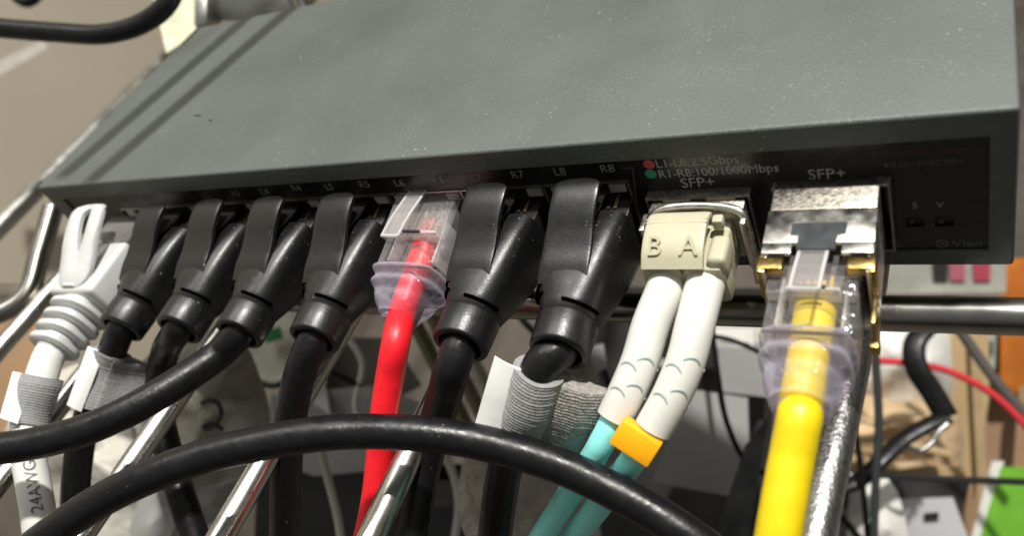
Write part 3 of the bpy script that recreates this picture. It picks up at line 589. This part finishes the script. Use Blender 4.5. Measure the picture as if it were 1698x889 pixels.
mb = MB(); mb.box((200, 640, 150), (1300, 10, 1000)); tag(mb.build('wall', mat('dim_wall', (.13, .11, .09), .8, var=.2, vscale=8)), 'dim brown wall far behind the switch', 'wall')
slab('wall_trim', [(-60, 128), (70, 66), (80, 78), (-60, 158)], 430, 20, mat('pale_trim', (.42, .40, .36), .5, var=.08), 'pale grey trim bar crossing the beige wall at the left edge', 'trim')
slab('cream_board', [(255, 0), (225, -60), (300, -70), (345, 42), (276, 88)], 250, 14, cream, 'cream board end poking up behind the left rear corner of the switch', 'board')
t = thing('metal_bracket', PD(410, 10, 235), 'shiny bent metal bracket behind the rear edge of the switch', 'bracket')
mb = MB(); X_, Y_, Z_ = RX, RY, RZ
mb.box(PD(420, 4, 235), (26, 10, 3), X_, (Y_ * .95 + Z_ * .2).normalized(), (Z_ * .95 - Y_ * .2).normalized(), 1.0); mb.box(PD(345, 20, 236), (4, 12, 12), X_, Y_, Z_, 1.0); mb.build('plate', M['chrome'], t)
mb = MB(); mb.tube([PD(480, -40, 230), PD(505, 18, 232)], 2.2, 12); mb.build('pin', M['chrome'], t)
t = thing('loose_cable', PD(150, 58, 190), 'black cable crossing in front of the beige wall at the upper left', 'cable')
cable(t, [PD(-90, 38, 200), PD(0, 46, 198), PD(90, 53, 196), PD(170, 56, 194), (PD(232, 40, 192)), PD(275, 8, 190), PD(292, -30, 190), PD(300, -90, 190)], 2.35, M['pvc'])
mb = MB(); mb.tube(spline([PD(10, -60, 300), PD(25, -10, 300), PD(44, 2, 300), PD(62, -10, 300), PD(80, -60, 300)], 8), 2.2, 12); tag(mb.build('cable_loop', M['pvc']), 'bottom of a dark cable loop at the top left corner', 'cable')

t = thing('frosted_bag', PD(340, 670, 200), 'frosted plastic bag with a handwritten 2 under the shelf wires', 'bag')
slab('bag_film', [(238, 600), (300, 545), (395, 560), (430, 620), (448, 700), (420, 770), (330, 810), (250, 800), (225, 700)], 200, 6, frost, '', '', bulge=7, round_=5, parent=t)
def stroke(pix, d, r, mt, parent, nm='pen_mark'):
    mb = MB(); mb.tube(spline([PD(*p, d) for p in pix], 8), r, 8); return mb.build(nm, mt, parent)
stroke([(334, 670), (345, 663), (360, 668), (367, 685), (357, 703), (342, 712), (338, 708), (348, 702), (370, 713)], 189.5, .55, M['blacktext'], t)
slab('pale_bag', [(40, 640), (150, 600), (240, 690), (260, 780), (300, 910), (20, 920), (0, 760)], 235, 10, palebag, 'pale crumpled bag behind the white cable at the lower left', 'bag', bulge=12, round_=4)
slab('grey_bag', [(250, 780), (340, 750), (420, 790), (300, 900), (215, 900)], 225, 8, greyb, 'grey bag below the frosted bag at the bottom', 'bag', bulge=8, round_=4)
slab('dark_box', [(-40, 780), (40, 770), (60, 930), (-60, 930)], 225, 20, brown, 'dark brown box at the lower left corner behind the white cable', 'box')
slab('beige_panel', [(-40, 520), (60, 470), (110, 560), (60, 720), (-40, 760)], 300, 10, tan, 'tan carton panel seen below the bent shelf wire at the left', 'box')
slab('white_carton', [(410, 520), (500, 470), (530, 560), (480, 640), (400, 650), (380, 600)], 260, 16, palebag, 'pale carton with a green patch behind the middle plugs', 'box')
slab('green_patch', [(438, 548), (465, 542), (470, 562), (440, 570)], 255, 2, mat('dull_green', (.02, .16, .05), .5), 'small green sticker on the pale carton behind the middle plugs', 'sticker')
slab('grey_tray', [(450, 655), (620, 640), (760, 690), (745, 770), (520, 790), (440, 760)], 245, 16, greyb, 'grey plastic tray behind the red cable', 'tray')
slab('dark_case', [(430, 740), (600, 770), (780, 770), (790, 920), (420, 920)], 250, 30, blackb, 'black case below the grey tray at the bottom', 'case')
slab('brown_case', [(540, 560), (650, 560), (700, 640), (600, 690), (540, 680)], 270, 20, brown, 'brown case behind the top of the red cable', 'case')
GR = 'slanting rails behind the cables'
for k, (a, b, m_, lb) in enumerate((((655, 470), (800, 760), mat('olive_bar', (.14, .13, .05), .4, var=.2), 'olive rail leftmost of the slanting rails behind the red plug'),
                         ((690, 470), (800, 690), mat('mauve_bar', (.20, .15, .13), .35, var=.2), 'mauve brown rail in the middle of the slanting rails behind the red plug'),
                         ((722, 480), (810, 650), M['galv'], 'grey metal rail rightmost of the slanting rails behind the red plug'))):
    mb = MB(); mb.tube([PD(*a, 215 + k * 4), PD(*b, 215 + k * 4)], 1.9, 4); tag(mb.build('slanting_rail', m_), lb, 'rail', GR)
mb = MB(); mb.tube(spline([PD(520, 690, 205), PD(540, 780, 203), PD(560, 860, 200), PD(570, 930, 200)], 8), 1.0, 10); tag(mb.build('hanging_string', palebag), 'thin pale string hanging left of the red cable', 'string')
slab('crinkled_bag', [(820, 640), (900, 590), (980, 600), (1000, 700), (990, 800), (960, 910), (790, 910), (760, 800)], 185, 8, bubble, 'crinkled silver grey bag under the strapped cable', 'bag', bulge=7, round_=4)
slab('black_frame', [(985, 475), (1290, 478), (1290, 560), (1270, 920), (1000, 920), (960, 620)], 290, 30, blackb, 'large black plastic crate behind the white fibre boots', 'crate')
slab('pale_packet', [(1175, 520), (1285, 520), (1275, 600), (1180, 585)], 262, 6, palebag, 'pale packet behind the right fibre boot', 'packet')
slab('grey_carton', [(1140, 645), (1240, 660), (1245, 830), (1080, 800)], 240, 20, greyb, 'slate grey carton right of the orange clip', 'box')
slab('grey_tub', [(1190, 565), (1290, 570), (1280, 660), (1195, 650)], 250, 20, mat('mid_grey', (.30, .30, .29), .4, var=.15, vscale=40), 'light grey tub left of the yellow plug', 'tub')
slab('steel_channel', [(1235, 740), (1275, 690), (1240, 910), (1180, 910)], 215, 8, mat('dark_steel', (.10, .10, .10), .3, .8, var=.4), 'dark steel channel left of the yellow cable', 'channel')
slab('white_bag', [(1420, 515), (1560, 520), (1578, 600), (1572, 668), (1500, 672), (1400, 655), (1395, 560)], 330, 12, paperb, 'crumpled white paper bag under the right end of the shelf rail', 'bag', bulge=12, round_=4)
slab('kraft_bag', [(1395, 650), (1500, 665), (1560, 660), (1600, 740), (1570, 800), (1440, 800), (1370, 770)], 320, 14, kraft, 'crumpled brown kraft paper below the white paper bag', 'bag', bulge=10, round_=4)
slab('tall_carton', [(1565, 520), (1640, 525), (1640, 660), (1615, 830), (1590, 760), (1570, 640)], 345, 20, cardboard, 'upright tan carton flap right of the white paper bag', 'box')
slab('big_carton', [(1560, 640), (1760, 640), (1760, 930), (1400, 930), (1380, 790), (1500, 800)], 380, 30, mat('carton', (.40, .25, .15), .8, var=.1, vscale=20), 'large tan carton filling the lower right corner', 'box')
slab('carton_base', [(1350, 745), (1595, 775), (1600, 815), (1330, 800)], 312, 10, cardboard, 'flattened cardboard strip under the kraft paper', 'box')
slab('white_box', [(1450, 830), (1580, 825), (1610, 905), (1430, 910)], 285, 24, whiteb, 'glossy white carton at the bottom right', 'box')
slab('white_film', [(1385, 800), (1470, 790), (1500, 920), (1340, 920)], 275, 6, paperb, 'white film bag beside the bottom of the yellow cable', 'bag', bulge=6, round_=4)
slab('dark_gap', [(1380, 790), (1610, 800), (1600, 835), (1390, 835)], 300, 8, blackb, 'black slab standing in for the dark gap between cardboard and white carton', 'tray')  # black slab darkens the gap between cardboard and white carton
slab('green_card', [(1660, 775), (1760, 775), (1760, 930), (1615, 930)], 300, 3, green, 'bright green card at the bottom right corner', 'card')
slab('card_border', [(1645, 765), (1665, 765), (1625, 930), (1600, 930)], 301, 4, paperb, 'white card edge left of the bright green card', 'card')
slab('orange_packet', [(1660, 430), (1760, 425), (1760, 660), (1658, 650)], 360, 8, orange, 'orange packet at the right edge behind the switch', 'packet')
slab('dark_packet', [(1600, 520), (1664, 520), (1660, 670), (1620, 650)], 366, 8, mat('olive_black', (.03, .035, .02), .5), 'dark olive packet left of the orange packet', 'packet')
slab('small_label', [(1618, 545), (1652, 545), (1650, 612), (1622, 612)], 352, 2, mat('pale_green_label', (.42, .44, .38), .6), 'pale label on the dark olive packet', 'label')
t = thing('printed_carton', PD(1560, 460, 330), 'white carton with pink and black print below the right end of the switch', 'box')
slab('panel', [(1450, 420), (1670, 420), (1668, 486), (1450, 488)], 330, 12, mat('carton_white', (.34, .34, .29), .6, var=.25, vscale=60), '', '', parent=t)
for a, b, m_ in ((1546, 1572, blackb), (1574, 1600, mat('pink_print', (.36, .10, .14), .5)), (1613, 1642, mat('crimson_print', (.36, .05, .08), .5))):
    slab('printed_block', [(a, 430), (b, 430), (b, 466), (a + 2, 466)], 328.5, 1, m_, '', '', parent=t)
def wirex(nm, pix, r, mt, lb, cat='cable', flat=1):
    mb = MB(); mb.tube(spline([PD(*p) for p in pix], 10), r, 12, flat=flat); tag(mb.build(nm, mt), lb, cat)
wirex('flat_cable', [(1580, 500, 262), (1545, 535, 260), (1517, 570, 258), (1520, 610, 256), (1545, 650, 254), (1570, 693, 252)], 3.4, M['pvc'], 'flat black cable folding in front of the white paper bag', flat=.4)
wirex('flat_cable', [(1572, 692, 252), (1545, 702, 252), (1500, 728, 252), (1460, 765, 250), (1420, 800, 250), (1370, 812, 250), (1300, 812, 252)], 2.6, M['pvc'], 'black cable crossing in front of the kraft paper', flat=.5)
wirex('red_wire', [(1380, 600, 262), (1440, 598, 262), (1510, 603, 261), (1570, 615, 260), (1640, 650, 258), (1700, 705, 256), (1760, 780, 254)], 1.15, mat('red_wire', (.6, .04, .05), .4), 'thin red wire crossing in front of the white paper bag', 'wire')
wirex('grey_wire', [(1560, 500, 272), (1600, 560, 270), (1650, 630, 268), (1720, 710, 266)], 1.7, mat('grey_wire', (.10, .09, .085), .5), 'grey cable slanting in front of the tan carton flap')
wirex('upright_wire', [(1448, 500, 236), (1452, 600, 236), (1457, 700, 236), (1452, 800, 236), (1448, 930, 236)], 1.15, mat('charcoal_wire', (.03, .035, .035), .5), 'charcoal wire hanging straight down right of the yellow plug', 'wire')
wirex('level_wire', [(1455, 788, 240), (1560, 795, 240), (1700, 800, 240), (1780, 804, 240)], 1.0, mat('dark_steel_wire', (.05, .05, .05), .3, .6), 'dark level wire above the white carton', 'wire')
wirex('thin_wire', [(1400, 560, 245), (1412, 680, 245), (1425, 760, 245), (1440, 900, 245)], .9, M['pvc'], 'thin black wire beside the yellow plug', 'wire')
wirex('thin_wire', [(1180, 540, 225), (1190, 620, 225), (1205, 700, 225), (1240, 770, 225), (1280, 790, 225)], .8, M['pvc'], 'thin black wire looping over the slate grey carton', 'wire')
wirex('thin_wire', [(1165, 555, 228), (1215, 565, 228), (1300, 605, 228)], .7, M['pvc'], 'thin black wire slanting toward the yellow plug', 'wire')
wirex('thin_wire', [(1350, 840, 240), (1390, 855, 240), (1430, 900, 240)], 1.0, M['pvc'], 'thin black wire at the bottom beside the galvanised wire', 'wire')

BW = 'stray wires hanging behind the plugs'
for k, (pix, r, m_, lb) in enumerate((
    ([(560, 540, 236), (600, 600, 236), (590, 680, 236), (640, 760, 236)], .9, 'whitecable', 'thin pale wire looping behind the red cable'),
    ([(840, 500, 240), (900, 560, 240), (980, 570, 240), (1010, 640, 240)], 1.0, 'pvc', 'thin black wire behind the two right black plugs'),
    ([(380, 600, 240), (450, 640, 238), (520, 610, 236), (600, 640, 236)], .9, 'pvc', 'thin dark wire crossing behind the cable left of the red one'),
    ([(690, 700, 228), (740, 760, 228), (760, 830, 228), (750, 920, 228)], 1.1, 'whitecable', 'pale wire hanging below the arching cable near the red cable'))):
    mb = MB(); mb.tube(spline([PD(*p) for p in pix], 10), r, 10); tag(mb.build('stray_wire', M[m_]), lb, 'wire', BW)
slab('grey_clip', [(975, 575), (1000, 570), (1008, 610), (985, 620)], 235, 5, greyb, 'small grey clip behind the collar of the rightmost black plug', 'clip')
slab('white_scrap', [(505, 600), (540, 640), (548, 690), (520, 670)], 240, 4, whiteb, 'white scrap of plastic left of the red cable', 'scrap')
slab('white_scrap', [(655, 585), (672, 600), (668, 640), (655, 630)], 238, 4, whiteb, 'white scrap of plastic just right of the red cable', 'scrap')
slab('dark_tray', [(600, 800), (640, 790), (770, 800), (760, 840), (610, 850)], 236, 8, brown, 'brown tray between the shelf wires at the bottom centre', 'tray')
slab('pale_label', [(1185, 545), (1250, 545), (1250, 578), (1190, 575)], 250, 1.5, paperb, 'pale label in the gap right of the fibre boots', 'label')
slab('strip_light_edge', [(1040, 590), (1150, 600), (1150, 612), (1040, 604)], 260, 3, greyb, 'grey ledge behind the white fibre boots', 'ledge')
# lint and a scuff on the lid
def lint(pix, r, mt):
    mb = MB(); mb.tube(spline([PP(x, y, 'z', r * .6) for x, y in pix], 5), r, 6); mb.build('lint', mt, sw)
lint([(323, 190), (328, 192), (333, 190)], .12, M['blacktext'])
lint([(347, 200), (349, 198), (350, 200)], .12, M['blacktext'])
lint([(1478, 101), (1510, 99), (1543, 101)], .045, M['dustline']); lint([(498, 92), (499, 97)], .06, M['dustline']); lint([(905, 62), (912, 60)], .07, M['dustline'])

# more of the blurred clutter
wood = mat('pale_wood', (.46, .33, .19), .6, var=.2, vscale=40)
slab('wood_strip', [(1608, 560), (1622, 560), (1640, 830), (1622, 835)], 338, 6, wood, 'thin pale wood strip standing beside the upright tan carton flap', 'strip')
slab('wood_strip', [(1690, 640), (1720, 640), (1715, 780), (1680, 780)], 352, 6, tan, 'brown wood edge under the orange packet', 'strip')
for k, pix in enumerate(([(1400, 690), (1450, 700), (1500, 692), (1560, 706)], [(1390, 735), (1440, 745), (1500, 738), (1570, 752)], [(1430, 765), (1480, 772), (1530, 765)])):
    mb = MB(); P_ = spline([PD(x, y, 300) for x, y in pix], 6); strip(mb, P_, RZ, 6, 2.4); tag(mb.build('paper_fold', [kraft, cardboard, kraft][k]), ['upper', 'middle', 'lower'][k] + ' of the brown paper folds under the white paper bag', 'paper', 'folds of brown paper')
t = thing('barcode_label', PD(1635, 578, 350), 'tiny barcode block on the pale label of the dark olive packet', 'label')
mb = MB()
for k in range(7): a = 1624 + k * 3.6; mb.prism([PD(a, 566, 349.8), PD(a + (1.2 + k % 3 * .6), 566, 349.8), PD(a + (1.2 + k % 3 * .6), 590, 349.8), PD(a, 590, 349.8)], RZ * .4)
mb.build('bars', M['blacktext'], t)
wirex('twist_tie', [(1505, 742, 248), (1525, 748, 248), (1545, 735, 248), (1558, 715, 248), (1572, 703, 248)], .8, M['galv'], 'silver twist tie on the black cable in front of the kraft paper', 'tie')
wirex('stray_wire', [(1030, 500, 250), (1120, 505, 250), (1260, 500, 250)], 1.4, M['nickel'], 'grey metal rod behind the tops of the white fibre boots', 'rod')
wirex('hanging_wire', [(1265, 700, 240), (1245, 760, 240), (1250, 830, 238), (1235, 930, 238)], 1.6, M['dark'], 'dark cord hanging left of the yellow cable', 'cord')
wirex('hanging_wire', [(1370, 560, 255), (1395, 640, 255), (1380, 720, 255), (1400, 790, 255), (1395, 920, 255)], 1.2, M['dark'], 'dark cord hanging right of the galvanised wire', 'cord')
slab('grey_lump', [(1372, 780), (1420, 790), (1430, 850), (1380, 860)], 262, 8, whiteb, 'small grey white lump beside the galvanised wire', 'packing', bulge=5, round_=4)
slab('dark_mark', [(1532, 852), (1556, 850), (1557, 862), (1533, 864)], 283.5, .6, M['dark'], 'small dark mark on the face of the glossy white carton', 'label')
